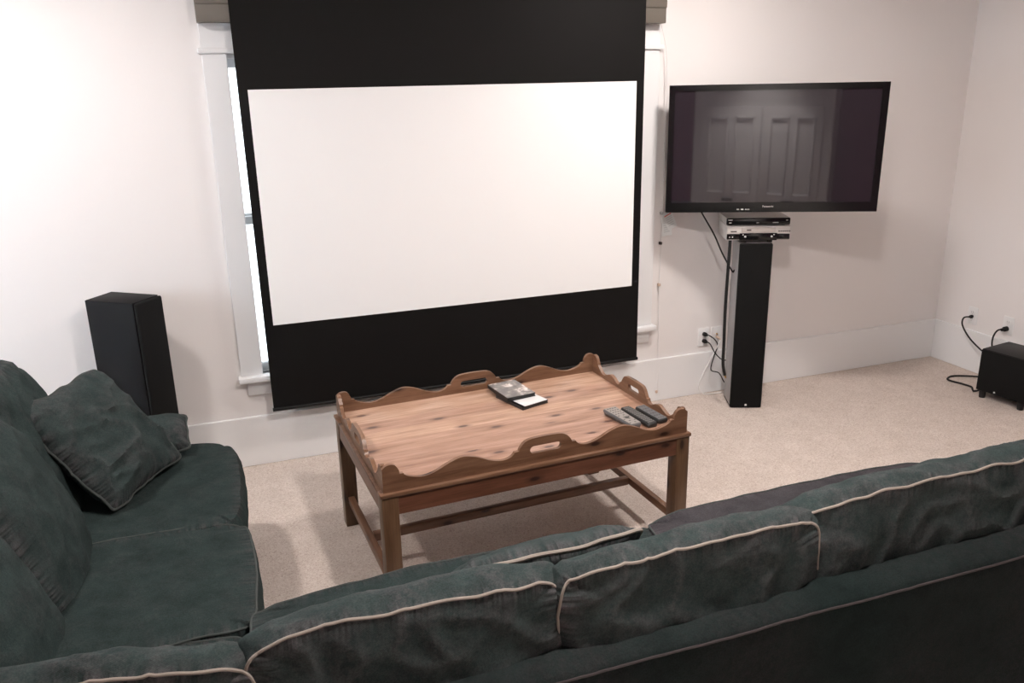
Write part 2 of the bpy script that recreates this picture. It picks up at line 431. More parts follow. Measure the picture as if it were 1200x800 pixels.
# ------------------------------------------------------------------ window shade fascia
t0 = thing('window_shade', 'taupe fascia box of the window shade, above the window behind the screen', 'window shade', (0, 0, 0))
b = BM(); box(b, (-.459, -.085, 2.078), (1.777, -.001, 2.155), .004); box(b, (-.459, -.092, 2.150), (1.777, -.001, 2.24), .004)
obj('fascia', b, M['fascia'], t0)

# ------------------------------------------------------------------ projector screen
t0 = thing('projector_screen', 'large white pull-down projector screen with wide black borders, in front of the window', 'projector screen', (.6634, -.10, 0))
hw = .9885; BZ = .3065
b = BM(); box(b, (-hw, -.001, BZ+.012), (hw, .001, 2.49)); fab = obj('black_fabric', b, M['screen_black'], t0, False)
wx0, wx1, wz0, wz1 = -.2845-.6634, -.2845+1.8933-.6634, .7373, .7373+1.065
b = BM(); box(b, (wx0, -.0022, wz0), (wx1, -.0012, wz1)); o = obj('white_surface', b, M['screen_white'], t0, False); o['label'] = 'white viewing surface'
b = BM(); tube(b, [(-hw-.004, 0, BZ+.008), (hw+.004, 0, BZ+.008)], .0095, 10); obj('weight_bar', b, M['black'], t0)
b = BM(); box(b, (-hw-.12, -.05, 2.48), (hw+.12, .06, ZC), .006); obj('case', b, M['trim'], t0)

# ------------------------------------------------------------------ television
THT = -.4358
t0 = thing('television', 'large black flat television above the slim tower speaker, angled out from the wall', 'television', (2.2573, -.39, 1.4552), THT)
TW, TH_ = 1.083/2, 1.083*.2975
b = BM()   # bezel ring
ix0, ix1, iz0, iz1 = -TW+.030, TW-.034, -TH_+.050, TH_-.030
for lo, hi in (((-TW, -TH_), (ix0, TH_)), ((ix1, -TH_), (TW, TH_)), ((ix0, -TH_), (ix1, iz0)), ((ix0, iz1), (ix1, TH_))):
    box(b, (lo[0], 0, lo[1]), (hi[0], .022, hi[1]))
bmesh.ops.remove_doubles(b, verts=b.verts, dist=.0002)
bezel = obj('bezel', b, M['gloss'], t0, False)
b = BM(); box(b, (ix0-.002, .006, iz0-.002), (ix1+.002, .02, iz1+.002)); o = obj('screen_glass', b, M['tvglass'], t0, False)
b = BM(); box(b, (-TW+.004, .022, -TH_+.004), (TW-.004, .055, TH_-.004), .008); box(b, (-.36, .05, -.22), (.36, .085, .22), .012); obj('rear_housing', b, M['black'], t0)
for i, xx in enumerate((-.165, -.143, -.125, -.117, -.109)):
    b = BM(); box(b, (xx-(.006 if i < 2 else .002), -.0012, -TH_+.012), (xx+(.006 if i < 2 else .002), .001, -TH_+.018)); obj('indicator_mark', b, M['mark'], t0, False)
def text_mesh(name, s, size, mat, parent, loc, rot, depth=.0008):
    cu = bpy.data.curves.new('txt', 'FONT'); cu.body = s; cu.size = size; cu.extrude = depth; cu.align_x = 'CENTER'; cu.align_y = 'CENTER'
    to = bpy.data.objects.new('txt', cu); C.objects.link(to)
    dg = bpy.context.evaluated_depsgraph_get(); me = bpy.data.meshes.new_from_object(to.evaluated_get(dg))
    bpy.data.objects.remove(to); bpy.data.curves.remove(cu)
    me.materials.clear(); me.materials.append(mat); me.name = name
    o = bpy.data.objects.new(name, me); C.objects.link(o); o.parent = parent; o.location = loc; o.rotation_euler = rot; return o
text_mesh('maker_lettering', 'Panasonic', .0145, M['mark'], t0, (-.012, -.001, -TH_+.030), (PI/2, 0, 0))
# arm to the wall
b = BM(); ct, sn = math.cos(-THT), math.sin(-THT)
def loc2(wx, wy, wz):    # world to television frame
    d = Vector((wx-2.2573, wy+.39, 0)); return Vector((ct*d.x-sn*d.y, sn*d.x+ct*d.y, wz-1.4552))
tube(b, [(0, .08, 0), (0, .14, 0), loc2(2.30, -.12, 1.4552), loc2(2.30, -.004, 1.4552)], .022, 10)
obj('wall_arm', b, M['black'], t0)
b = BM(); vs = box(b, (-.10, -.012, -.13), (.10, 0, .13), .003)
bmesh.ops.transform(b, matrix=Matrix.Translation(loc2(2.30, -.001, 1.4552)) @ Matrix.Rotation(-THT, 4, 'Z'), verts=b.verts)
obj('wall_plate', b, M['black'], t0)

# ------------------------------------------------------------------ tower speakers
def tower_speaker(label, loc, rz, w=.178, d=.262, h=.955, side='speaker_side'):
    """root at front-left bottom corner of grille; local x along the front, y into the cabinet"""
    r = thing('tower_speaker', label, 'speaker', loc, rz, 'slim tower speakers')
    b = BM(); box(b, (.001, .021, .012), (w-.001, d, h), .003); obj('cabinet', b, M[side], r)
    b = BM(); box(b, (0, 0, .0), (w, .019, h-.002), .009, 3); obj('grille', b, M['grille'], r)
    b = BM(); box(b, (.004, .019, 0), (w-.004, d-.002, .012)); obj('plinth', b, M['rubber'], r)
    b = BM(); box(b, (w/2-.006, -.0014, .014), (w/2+.006, .0005, .026), .001); obj('badge', b, M['led'], r)
    for z in (.30, .20):
        for xx in (-.02, .02):
            b = BM(); cyl(b, (w/2+xx, d+.006, z), .008, .014, 1, 12); obj('terminal', b, M['steel'], r)
    return r
TSY = -.397
tower_speaker('black tower speaker with painted grey reflection on its sides, standing under the television', (2.165, -.2785, 0), TSY, d=.185, side='speaker_side_reflection')
tower_speaker('black tower speaker standing behind the left sofa, beside the window', (-.838, -.324, 0), math.atan2(.8, .6), .161, .268, .957)

# video recorder and disc player on the tower
def dev_at(dx, dy, z):
    c, s = math.cos(TSY), math.sin(TSY); return (2.2473+c*dx-s*dy, -.313+s*dx+c*dy, z)
t0 = thing('video_recorder', 'silver video recorder lying on top of the tower speaker, below the black disc player', 'video recorder', dev_at(.004, 0, .957), TSY)
W2 = .1675
for sx in (-1, 1):
    for yy in (.03, .2):
        b = BM(); cyl(b, (sx*.07, yy, .007), .014, .014); obj('foot', b, M['rubber'], t0)
b = BM(); box(b, (-W2, .004, .014), (W2, .24, .092), .004); obj('case', b, M['silver'], t0)
b = BM(); box(b, (-W2, -.004, .050), (W2, .006, .092), .004); obj('front_panel', b, M['silver'], t0)
b = BM(); box(b, (-.090, -.007, .058), (.090, -.002, .084), .002); o = obj('cassette_flap', b, M['silver_and_reflection'], t0)
b = BM(); box(b, (-W2+.001, -.0035, .020), (-.10, .005, .049), .003); box(b, (.10, -.0035, .020), (W2-.001, .005, .049), .003); box(b, (-.10, -.006, .014), (.10, .005, .055), .004); obj('lower_panel', b, M['gloss'], t0)
for sx in (-1, 1):
    for xx, zz, rr in ((.082, .046, .004), (.070, .036, .0055)):
        b = BM(); cyl(b, (sx*xx, -.0065, zz), rr, .003, 1, 10); obj('button', b, M['mark'], t0)
for xx in (-.152, -.137): b = BM(); box(b, (xx-.003, -.005, .030), (xx+.003, -.003, .036)); obj('button', b, M['mark'], t0)
for x0, x1, y, z in [(-.148, -.116, -.0052, .060), (-.064, -.040, -.0082, .068)]+[(.104+k*.011, .112+k*.011, -.0052, .061) for k in range(6)]:
    b = BM(); box(b, (x0, y, z), (x1, y+.0017, z+.006)); obj('print_mark', b, M['markdark'], t0, False)
t0 = thing('disc_player', 'slim black disc player on top of the silver video recorder, under the television', 'disc player', dev_at(0, 0, 1.049), TSY)
for sx in (-1, 1):
    for yy in (.03, .19):
        b = BM(); cyl(b, (sx*.14, yy, .0025), .01, .005); obj('foot', b, M['rubber'], t0)
b = BM(); box(b, (-W2, .01, .005), (W2, .23, .042), .003); obj('case', b, M['silver_and_reflection'], t0)  # taupe case paints in the wall reflected on the black player's top
b = BM(); box(b, (-W2-.001, -.004, .005), (W2+.001, .012, .043), .006, 3); obj('front_panel', b, M['gloss'], t0)
for x0, x1, z in ((-.160, -.138, .033), (-.155, -.143, .018), (-.010, .002, .018), (.075, .105, .018), (.145, .155, .030)):
    b = BM(); box(b, (x0, -.0052, z-.002), (x1, -.0035, z+.0025)); obj('print_mark', b, M['mark'], t0, False)

# ------------------------------------------------------------------ subwoofer
ang = math.atan2(.042, .27)
t0 = thing('subwoofer', 'black cube subwoofer on four feet, on the carpet by the right wall', 'subwoofer', (3.570, -.672, 0), ang)
b = BM(); box(b, (0.012, -.285, .045), (.262, 0, .295), .005); obj('cabinet', b, M['black'], t0)
b = BM(); box(b, (0, -.281, .048), (.012, -.004, .292), .004); obj('grille', b, M['grille'], t0)
for xx in (.03, .235):
    for yy in (-.03, -.255):
        b = BM(); cyl(b, (xx, yy, .0225), .016, .045, 2, 16, .02); obj('foot', b, M['rubber'], t0)
b = BM(); cyl(b, (-.001, -.115, .062), .005, .003, 0, 12); obj('badge', b, M['led'], t0)

# ------------------------------------------------------------------ outlets and cords
def outlet(label, loc, rz, kind='duplex', group=None):
    r = thing('wall_outlet', label, 'outlet', loc, rz, group)
    b = BM(); box(b, (-.036, -.006, -.056), (.036, 0, .056), .003); obj('cover_plate', b, M['plate'], r)
    if kind == 'duplex':
        for z in (.021, -.021):
            b = BM(); cyl(b, (0, -.0068, z), .016, .003, 1, 20); s = obj('socket', b, M['plate'], r)
            b = BM()
            for xx in (-.006, .006): box(b, (xx-.0012, -.0092, z-.002), (xx+.0012, -.0075, z+.008))
            cyl(b, (0, -.0085, z-.008), .0022, .002, 1, 8); obj('slots', b, M['socket'], s)
    else:
        b = BM()
        for z in (.012, -.006): cyl(b, (0, -.010, z), .005, .012, 1, 12)
        obj('jack', b, M['brass'], r)
    return r
outlet('white outlet left of the tower speaker, with two black plugs in it', (2.145, 0, .350), 0)
outlet('white jack plate right beside the double-plugged outlet, holding a beige plug', (2.232, 0, .350), 0, 'jack')
outlet('white outlet on the right wall nearer the room corner, a cord curling down from it', (3.928, -.280, .350), -PI/2)
outlet('white outlet on the right wall above the subwoofer, with a black plug', (3.928, -.535, .352), -PI/2)

def cord(name, label, pts, r, mat, plugs=(), cat='cable', n=8):
    b = BM(); tube(b, smooth_path(pts, n), r, 8); o = obj(name, b, mat); tag(o, label, cat)
    for (p, d, rr, L, pm) in plugs:
        b = BM(); d = Vector(d).normalized(); p = Vector(p)
        tube(b, [p, p+d*L*.55, p+d*L*.62, p+d*L], lambda s: rr if s < .5 else rr*.62, 12); obj('plug', b, pm, o)
    return o
# power cords at the double outlet; back of tower about (2.35,-.09)
cord('power_cord', 'thin black cord from the upper socket, looping low towards the tower speaker', [(2.150, -.03, .372), (2.165, -.034, .366), (2.20, -.036, .34), (2.222, -.04, .30), (2.195, -.05, .24), (2.175, -.055, .16), (2.225, -.065, .135), (2.262, -.07, .075), (2.29, -.062, .075), (2.315, -.055, .12)], .0033, M['rubber'], [((2.145, -.0075, .371), (0.1, -1, 0), .0125, .03, M['rubber'])])
cord('power_cord', 'thin black cord from the lower socket, sagging behind the tower speaker', [(2.150, -.03, .328), (2.17, -.04, .315), (2.20, -.05, .26), (2.245, -.055, .215), (2.29, -.055, .205), (2.335, -.05, .22)], .0033, M['rubber'], [((2.145, -.0075, .329), (0.1, -1, 0), .0125, .03, M['rubber'])])
cord('phone_cord', 'thin white cord hanging from the beige plug beside the outlet', [(2.232, -.04, .335), (2.225, -.045, .31), (2.185, -.035, .22), (2.135, -.03, .12), (2.115, -.03, .05), (2.14, -.04, .008), (2.22, -.06, .006), (2.30, -.05, .006)], .003, M['whitecord'], [((2.232, -.0165, .345), (0, -1, -.2), .008, .03, M['beige'])])
cord('antenna_cable', 'thick black cable hanging straight down beside the tower speaker, gold tip at its end', [(2.13, -.235, .972), (2.120, -.25, .93), (2.112, -.255, .6), (2.116, -.255, .4), (2.122, -.25, .27), (2.138, -.25, .195)], .0085, M['rubber'], [((2.138, -.25, .195), (.45, 0, -1), .006, .02, M['brass'])])
cord('television_cable', 'thin black cable running from under the television into the tower speaker', [(1.965, -.20, 1.128), (1.975, -.20, 1.11), (2.05, -.20, 1.0), (2.11, -.20, .89), (2.185, -.19, .785), (2.20, -.185, .78), (2.208, -.182, .785)], .0045, M['rubber'])
cord('speaker_wire', 'short brown wire loop at the upper right edge of the tower speaker', [(2.383, -.225, .945), (2.400, -.235, .90), (2.400, -.235, .85), (2.380, -.215, .81)], .0045, new_mat('brown_wire', (.10, .07, .05), .5))
# right wall cords
cord('power_cord', 'dark cord curling from the corner outlet down behind the subwoofer', [(3.905, -.282, .345), (3.86, -.275, .342), (3.845, -.285, .30), (3.845, -.34, .24), (3.83, -.43, .20), (3.80, -.52, .19), (3.79, -.60, .21), (3.80, -.632, .21)], .0050, M['rubber'], [((3.922, -.28, .345), (-1, 0, 0), .011, .022, M['rubber'])])
cord('power_cord', 'short black cord from the plug above the subwoofer', [(3.89, -.535, .335), (3.86, -.520, .325), (3.84, -.515, .28), (3.83, -.53, .22), (3.815, -.58, .16), (3.80, -.632, .15)], .0050, M['rubber'], [((3.9195, -.535, .335), (-1, .1, -.1), .015, .04, M['rubber'])])
cord('floor_cord', 'dark cord lying in a loop on the carpet left of the subwoofer', [(3.80, -.635, .10), (3.83, -.50, .03), (3.80, -.41, .008), (3.72, -.375, .007), (3.655, -.40, .007), (3.645, -.44, .007), (3.665, -.50, .007), (3.672, -.56, .007), (3.64, -.60, .007), (3.62, -.63, .012), (3.66, -.645, .03), (3.72, -.635, .10)], .0055, M['rubber'])
# shade cord with tag
t0 = thing('shade_cord', 'thin white shade cord with paper tag and small cleats, right of the window', 'shade cord', (1.83, 0, 0))
b = BM(); tube(b, smooth_path([(-.07, -.05, 2.10), (-.01, -.03, 1.9), (.002, -.02, 1.4), (.003, -.014, .94), (0, -.014, .70), (.008, -.014, .30), (.012, -.022, .06)], 6), .0018, 6); obj('cord', b, M['whitecord'], t0)
for z, mm in ((1.105, M['socket']), (.938, M['markdark']), (.701, M['beige']), (.06, M['beige'])):
    b = BM(); box(b, (-.006, -.028 if z < .1 else -.02, z-.008), (.008, -.018 if z < .1 else 0, z+.008), .003); obj('cleat', b, mm, t0)
def tagleaf(rot, dz, dx, y, redline):
    Mx = Matrix.Translation((.005+dx, y, 1.10+dz)) @ Matrix.Rotation(rot, 4, 'Y')
    b = BM(); box(b, (0, -.0008, -.105), (.062, .0008, 0)); b.transform(Mx); o = obj('tag', b, M['paper'], t0, False)
    b = BM()
    for k in range(5): box(b, (.012, -.0018, -.036-k*.012), (.050, -.0006, -.032-k*.012))
    b.transform(Mx); obj('print', b, M['greyprint'], o, False)
    if redline:
        b = BM(); box(b, (.008, -.002, -.024), (.052, -.0006, -.018)); b.transform(Mx); obj('red_line', b, M['red'], o, False)
tagleaf(-.10, -.022, -.006, -.010, False); tagleaf(-.42, .0, -.005, -.016, True)

# ------------------------------------------------------------------ coffee table
TA = .0476; TL, TWD, TZ = 1.234, .789, .50
c, s = math.cos(TA), math.sin(TA)
cx, cy = -.0778+c*TL/2-s*TWD/2, -1.5254+s*TL/2+c*TWD/2
t0 = thing('coffee_table', 'pine coffee table with scalloped tray top and open base, in front of the projector screen', 'coffee table', (cx, cy, 0), TA)
L2, W2 = TL/2, TWD/2; lg = .058
for sx in (-1, 1):
    for sy in (-1, 1):
        b = BM(); x0 = sx*(L2-.003)-(lg if sx > 0 else 0); y0 = sy*(W2-.003)-(lg if sy > 0 else 0)
        box(b, (x0, y0, 0), (x0+lg, y0+lg, TZ-.012), .003); obj('leg', b, M['pine_leg'], t0)
for sy in (-1, 1):
    b = BM(); y0 = sy*(W2-.006); box(b, (-L2+.055, min(y0, y0-sy*.022), TZ-.084), (L2-.055, max(y0, y0-sy*.022), TZ-.012)); obj('apron', b, M['pine_apron'], t0)
for sx in (-1, 1):
    b = BM(); x0 = sx*(L2-.006); box(b, (min(x0, x0-sx*.022), -W2+.055, TZ-.084), (max(x0, x0-sx*.022), W2-.055, TZ-.012)); obj('apron', b, M['pine_apron_y'], t0)
b = BM()   # edge moulding
for sy in (-1, 1): box(b, (-L2-.002, sy*W2-(.045 if sy > 0 else .002), TZ-.014), (L2+.002, sy*W2+(.002 if sy > 0 else .045), TZ+.001), .004)
for sx in (-1, 1): box(b, (sx*L2-(.045 if sx > 0 else .002), -W2+.04, TZ-.014), (sx*L2+(.002 if sx > 0 else .045), W2-.04, TZ+.001), .004)
obj('edge_moulding', b, M['pine'], t0)
for sx in (-1, 1):
    b = BM(); box(b, (sx*(L2-.032)-.013, -W2+.06, .108), (sx*(L2-.032)+.013, W2-.06, .142), .003); obj('side_stretcher', b, M['pine_y'], t0)
b = BM(); box(b, (-L2+.046, -.015, .108), (L2-.046, .015, .142), .003); obj('long_stretcher', b, M['pine'], t0)
IN = .012; th = .015
b = BM(); box(b, (-L2+IN+.004, -W2+IN+.004, TZ+.0005), (L2-IN-.004, W2-IN-.004, TZ+.014)); obj('tray_board', b, M['pine_top_sheen'], t0, False)
def mirror(prof, half):
    a = prof[:]; return a+[(2*half-u, v) for u, v in reversed(prof) if abs(u-half) > 1e-6]
def sm(prof, n=6):
    pts = [Vector((u, v, 0)) for u, v in prof]; return [(p.x, p.y) for p in smooth_path(pts, n)]
def rounded_slot(cu, hw_, v0, v1, n=8):
    r = (v1-v0)/2; cvs = (v0+v1)/2; out = []
    for k in range(n+1): a = -PI/2+PI*k/n; out.append((cu+hw_-r+math.cos(a)*r, cvs+math.sin(a)*r))
    for k in range(n+1): a = PI/2+PI*k/n; out.append((cu-hw_+r+math.cos(a)*r, cvs+math.sin(a)*r))
    return out
HL = L2-IN; HS = W2-IN
long_half = sm([(.0, .088), (.012, .098), (.03, .102), (.047, .096), (.058, .078), (.060, .068)])[:-1]+[(.060, .064), (.074, .063)]+sm([(.076, .058), (.088, .050), (.11, .042), (.145, .036), (.185, .044), (.235, .066), (.285, .080), (.335, .070), (.39, .046), (.435, .036), (.465, .041), (.482, .053)])[:-1]+[(.483, .057), (.500, .058)]+sm([(.501, .064), (.512, .080), (.528, .092), (.552, .098), (HL, .100)])
short_half = sm([(.0, .084), (.012, .095), (.03, .098), (.046, .092), (.058, .074), (.064, .066)])[:-1]+sm([(.064, .060), (.078, .050), (.10, .034), (.122, .030), (.15, .040), (.178, .050), (.207, .046), (.235, .032), (.255, .030), (.268, .042)])[:-1]+[(.268, .046), (.278, .047)]+sm([(.280, .050), (.290, .066), (.302, .080), (.32, .088), (HS, .091)])
lp = [(0, 0)]+mirror(long_half, HL)+[(2*HL, 0)]
for sy in (-1, 1):
    b = BM(); plate_with_holes(b, lp, [rounded_slot(HL, .062, .040, .068)], th, lambda u, v, w, sy=sy: Vector((u-HL, sy*(HS-w), TZ+v)))
    obj('tray_long_side', b, M['pine'], t0)
sp_ = [(0, 0)]+mirror(short_half, HS)+[(2*HS, 0)]
for sx in (-1, 1):
    b = BM(); plate_with_holes(b, [(min(max(u, th+.0005), 2*HS-th-.0005), v) for u, v in sp_], [rounded_slot(HS, .045, .036, .062)], th, lambda u, v, w, sx=sx: Vector((sx*(HL-w), u-HS, TZ+v)))
    obj('tray_short_side', b, M['pine_y'], t0)

# things on the table
ZT = TZ+.0142
def flat(label, name, cat, cen, ax, w, d, rz, z, group=None): return thing(name, label, cat, (cen[0], cen[1], z), rz, group)
# disc cases
t1 = thing('disc_case', 'disc case with white inlay, half hidden under the dark one on the coffee table', 'disc case', (.656, -.922, ZT), .30)
b = BM(); box(b, (-.068, -.095, 0), (.068, .095, .004), .001); box(b, (-.068, -.095, .0045), (-.056, .095, .014), .001); box(b, (-.068, -.095, .011), (.068, .095, .014), .001); box(b, (-.056, -.093, .004), (.066, .093, .011)); obj('shell', b, M['remote_black'], t1)
b = BM(); box(b, (-.055, -.092, .0141), (.066, .092, .0148)); obj('inlay', b, M['case_white'], t1, False)
t1 = thing('disc_case', 'dark printed disc case lying on top of the white one on the coffee table', 'disc case', (.634, -.850, ZT+.0150), .14)
b = BM(); box(b, (-.068, -.095, 0), (.068, .095, .004), .001); box(b, (-.068, -.095, .012), (.068, .095, .016), .001); box(b, (-.066, -.093, .003), (.066, .093, .0125)); obj('shell', b, M['remote_black'], t1)
b = BM(); box(b, (-.066, -.093, .0161), (.066, .093, .0168)); obj('cover_print', b, M['cover'], t1, False)
# remotes
def remote(label, cen, rz, w, l, h, body, top, btn, rows, cols, fat=False, pad=None):
    r = thing('remote_control', label, 'remote control', (cen[0], cen[1], ZT), rz, 'remote controls on the coffee table')
    b = BM(); vs = box(b, (-w/2, -l/2, 0), (w/2, l/2, h), min(h*.42, .009), 3)
    for v in b.verts:
        tt = (v.co.y+l/2)/l
        v.co.x *= (.80+.22*tt) if fat else 1
        if v.co.z < h*.4 and fat: v.co.x *= .82; 
    obj('body', b, body, r)
    b = BM(); box(b, (-w/2+.004, -l/2+.005, h-.0008), (w/2-.004, l/2-.005, h+.0008), .0006, 1)
    if fat:
        for v in b.verts: v.co.x *= (.80+.22*(v.co.y+l/2)/l)
    obj('face_plate', b, top, r)
    b = BM()
    for i in range(rows):
        for j in range(cols):
            if pad and pad(i, j): continue
            x = (j-(cols-1)/2)*(w*.72/cols); y = l/2-.018-(l-.036)*i/(rows-1); bw = w*.72/cols*.30
            box(b, (x-bw, y-.0032, h), (x+bw, y+.0026, h+.0015), .0005, 1)
    if fat: cyl(b, (.002, -.028, h+.0015), .009, .003, 2, 18)
    obj('buttons', b, btn, r)
    return r
remote('wide grey remote with pale face, leftmost of the three on the coffee table', (.946, -1.292), .12, .064, .195, .026, M['remote_char'], M['remote_grey'], M['button_dark'], 9, 4, True, lambda i, j: i > 3 and (i+j) % 2)
remote('slim black remote full of small buttons, middle of the three on the coffee table', (1.016, -1.297), .12, .046, .200, .020, M['remote_black'], M['remote_black'], M['button'], 12, 4)
remote('short charcoal remote with smooth face, rightmost of the three on the coffee table', (1.076, -1.292), .12, .048, .165, .020, M['remote_black'], M['remote_char'], M['button_dark'], 6, 3)

# ------------------------------------------------------------------ sofas
def rail_prism(bm, prof, x0, x1, axis, n=60, wob=.004, seed=0):
    """extrude closed profile [(d,z)] along an axis; axis 0: point=(s,d,z); axis 1: point=(d,s,z)"""
    rings = []
    for i in range(n+1):
        s_ = x0+(x1-x0)*i/n; ring = []
        for d, z in prof:
            p = Vector((s_, d, z)) if axis == 0 else Vector((d, s_, z))
            if z > .02: p += N3(p, 4, seed)*wob
            ring.append(bm.verts.new(p))
        rings.append(ring)
    k = len(prof)
    for i in range(n):
        for j in range(k): bm.faces.new((rings[i][j], rings[i][(j+1) % k], rings[i+1][(j+1) % k], rings[i+1][j]))
    bm.faces.new(rings[0]); bm.faces.new(rings[-1][::-1])
def dense(prof, step=.03):
    out = []
    for i in range(len(prof)):
        a = Vector(prof[i]); b_ = Vector(prof[(i+1) % len(prof)]); n = max(1, int((b_-a).length/step))
        for k in range(n): q = a+(b_-a)*k/n; out.append((q.x, q.y))
    return out
def frame_obj(name, bm, mat, parent):
    o = obj(name, bm, mat, parent); n = len(o.data.vertices)
    o.data.attributes.new('wear', 'FLOAT', 'POINT').data.foreach_set('value', [max(0, .25+.5*N1(v.co, 3)) for v in o.data.vertices]); return o

# near sofa, back towards the camera
sofa = thing('sectional_sofa', 'dark green denim L-shaped sectional sofa along the left edge and the foreground', 'sofa', (0, 0, 0), 0)
FX0, FX1 = -1.52, 1.93
back = [(-2.475, .20), (-2.50, .45), (-2.53, .58), (-2.56, .612), (-2.60, .624), (-2.645, .622), (-2.675, .610), (-2.688, .592), (-2.690, .57), (-2.695, .3), (-2.70, .02), (-2.475, .02)]
b = BM(); rail_prism(b, dense(back), FX0, FX1, 0, 110); frame_obj('back_frame', b, M['denim_frame_shaded'], sofa)
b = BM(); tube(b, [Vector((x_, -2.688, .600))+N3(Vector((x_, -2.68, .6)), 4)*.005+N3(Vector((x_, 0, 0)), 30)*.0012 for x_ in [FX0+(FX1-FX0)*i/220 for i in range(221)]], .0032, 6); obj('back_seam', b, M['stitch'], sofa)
b = BM(); box(b, (-.53, -2.47, .02), (FX1, -1.965, .30), .02); box(b, (FX0, -2.47, .02), (-.54, -2.03, .30), .02); frame_obj('seat_base', b, M['denim_frame_shaded'], sofa)
X, Y, Z = Vector((1, 0, 0)), Vector((0, 1, 0)), Vector((0, 0, 1))
def seatc(parent, x0, x1, y0, y1, z0, z1, seed, pip='piping_dark', mat='denim_seat', pipes=(1,), label=None, **kw):
    a = dict(w=x1-x0, h=y1-y0, t=(z1-z0)/1.12, Mw=frame(((x0+x1)/2, (y0+y1)/2, (z0+z1)/2), X, Y, Z), seed=seed, crown=.16, bulge=.012, amp=.006, pucker=.003, pexp=16, wear=.35)
    a.update(kw); return cushion_obj('seat_cushion', parent, M[mat], M[pip], cushargs=a, pipe_r=.0035, pipes=pipes, label=label)
seatc(sofa, -1.30, -.545, -2.46, -2.03, .30, .445, 3)
seatc(sofa, -.525, .690, -2.46, -1.935, .30, .462, 4)
seatc(sofa, .695, 1.900, -2.46, -1.935, .30, .472, 5, mat='denim_faded', label='faded plum-grey seat cushion')
def backc(parent, x0, x1, ztop, seed, dy=0, tilt=.06, t=.17, yaw=0, h=.40, mat='denim', roll=0, **kw):
    w = x1-x0; ey = Vector((0, -math.sin(tilt), math.cos(tilt))); ex = Vector((math.cos(yaw), math.sin(yaw), roll))
    top = Vector(((x0+x1)/2, -2.600+t/2+dy, ztop)); cen = top-ey*h/2
    Mw = mk_frame(cen, ex, ey)
    def wedge(P, a, b, c):
        q = (b+1)/2
        P.z = t/2-(t/2-P.z)*(1.1-.52*q**2); P.y -= .014*q**4*(1-c)/2; return P
    a = dict(w=w, h=h, t=t, Mw=Mw, seed=seed, fn=wedge, crown=.36, side=7, bulge=.020, amp=.014, pucker=.006, pexp=10, wear=.9, edge_sag=.5, res=.008); a.update(kw)
    return cushion_obj('back_cushion', parent, M[mat], M['piping'], cushargs=a, pipe_r=.0036, pipes=(1,))
backc(sofa, -1.27, -.548, .808, 11, yaw=-.03, roll=-.12)
backc(sofa, -.540, .120, .797, 12, dy=0)
backc(sofa, .116, .805, .795, 13, dy=-.01, yaw=.02)
backc(sofa, .738, 1.80, .808, 14, dy=.022, yaw=.01)

# left sofa, seat towards the room
sofa2 = sofa
prof = [(-1.52, .02), (-1.52, .57), (-1.50, .61), (-1.45, .624), (-1.40, .61), (-1.37, .57), (-1.345, .20), (-1.345, .02)]
b = BM(); rail_prism(b, dense(prof), -2.02, -.70, 1, 50, seed=5); frame_obj('back_frame', b, M['denim_frame_shaded'], sofa2)
b = BM(); box(b, (-1.345, -2.02, .02), (-.565, -.705, .295), .02); frame_obj('seat_base', b, M['denim_frame_shaded'], sofa2)
seatc(sofa2, -1.30, -.535, -1.408, -.700, .295, .452, 21, pipes=(), pexp=10, bulge=.02)
seatc(sofa2, -1.30, -.520, -2.000, -1.412, .295, .452, 22)
def lbackc(y0, y1, xf_bot, ztop, seed, t=.17, tilt=.36, h=.50, yaw=0, **kw):
    w = y1-y0; ey = Vector((-math.sin(tilt), 0, math.cos(tilt))); ex = Vector((-math.sin(yaw), math.cos(yaw), 0))
    fn = ex.cross(ey)          # faces +x
    cen = Vector((xf_bot, (y0+y1)/2, .45))+ey*h/2-fn*t/2*1.15
    cen.z += ztop-(cen+ey*h/2).z
    a = dict(w=w, h=h, t=t, Mw=frame(cen, ex, ey, fn), seed=seed, crown=.40, bulge=.035, amp=.009, pucker=.004, pexp=6, wear=.35); a.update(kw)
    return cushion_obj('back_cushion', sofa2, M['denim'], M['piping_dark'], cushargs=a, pipe_r=.004, pipes=())
lbackc(-1.27, -.735, -1.03, .875, 31)
lbackc(-1.77, -1.285, -.975, .855, 32, crown=.6)
lbackc(-2.28, -1.80, -1.0, .79, 33, yaw=-.15, crown=.55)

# throw pillows
def crumple(P, a, b, c):
    if c > 0:
        for b0, sl, hgt in ((-.80, .25, .016), (-.42, .12, .018), (-.08, -.05, .014), (.25, -.2, .010), (-.62, -.3, .012)):
            d = (b-b0-sl*(a+.6))*.24/.015
            P.z += hgt*math.exp(-d*d)*math.exp(-((a+.55)/.42)**2)*min(1, (1-abs(a))*6)*min(1, (1-abs(b))*6)
    return P
def pillow(label, cen, ex, ey, w, h, t, seed, mat='denim', pip='piping_dark', amp=.016, ears=.07, wear=.7, **kw):
    a = dict(w=w, h=h, t=t, Mw=mk_frame(cen, ex, ey), seed=seed, amp=amp, pucker=.004, pexp=14, knife=True, ears=ears, wear=wear, res=.010); a.update(kw)
    bm, wv, loops = cushion(**a)
    r = obj('throw_pillow', bm, M[mat]); set_attrs(r, wv)
    tag(r, label, 'pillow', 'throw pillows')
    pb = BM(); tube(pb, loops[0], .0052, 7, closed=True); obj('piping', pb, M[pip], r)
    return r
pillow('green denim throw pillow leaning on its corner on the left sofa', (-.955, -.985, .640), (.207, .31, .015), (-.247, .16, .335), .42, .48, .17, 41, amp=.020, fn=crumple)
pillow('small green denim pillow lying behind the leaning one, at the end of the left sofa', (-.85, -.745, .520), (1, .05, .0), (-.05, .8, .35), .32, .20, .15, 42, ears=.02)
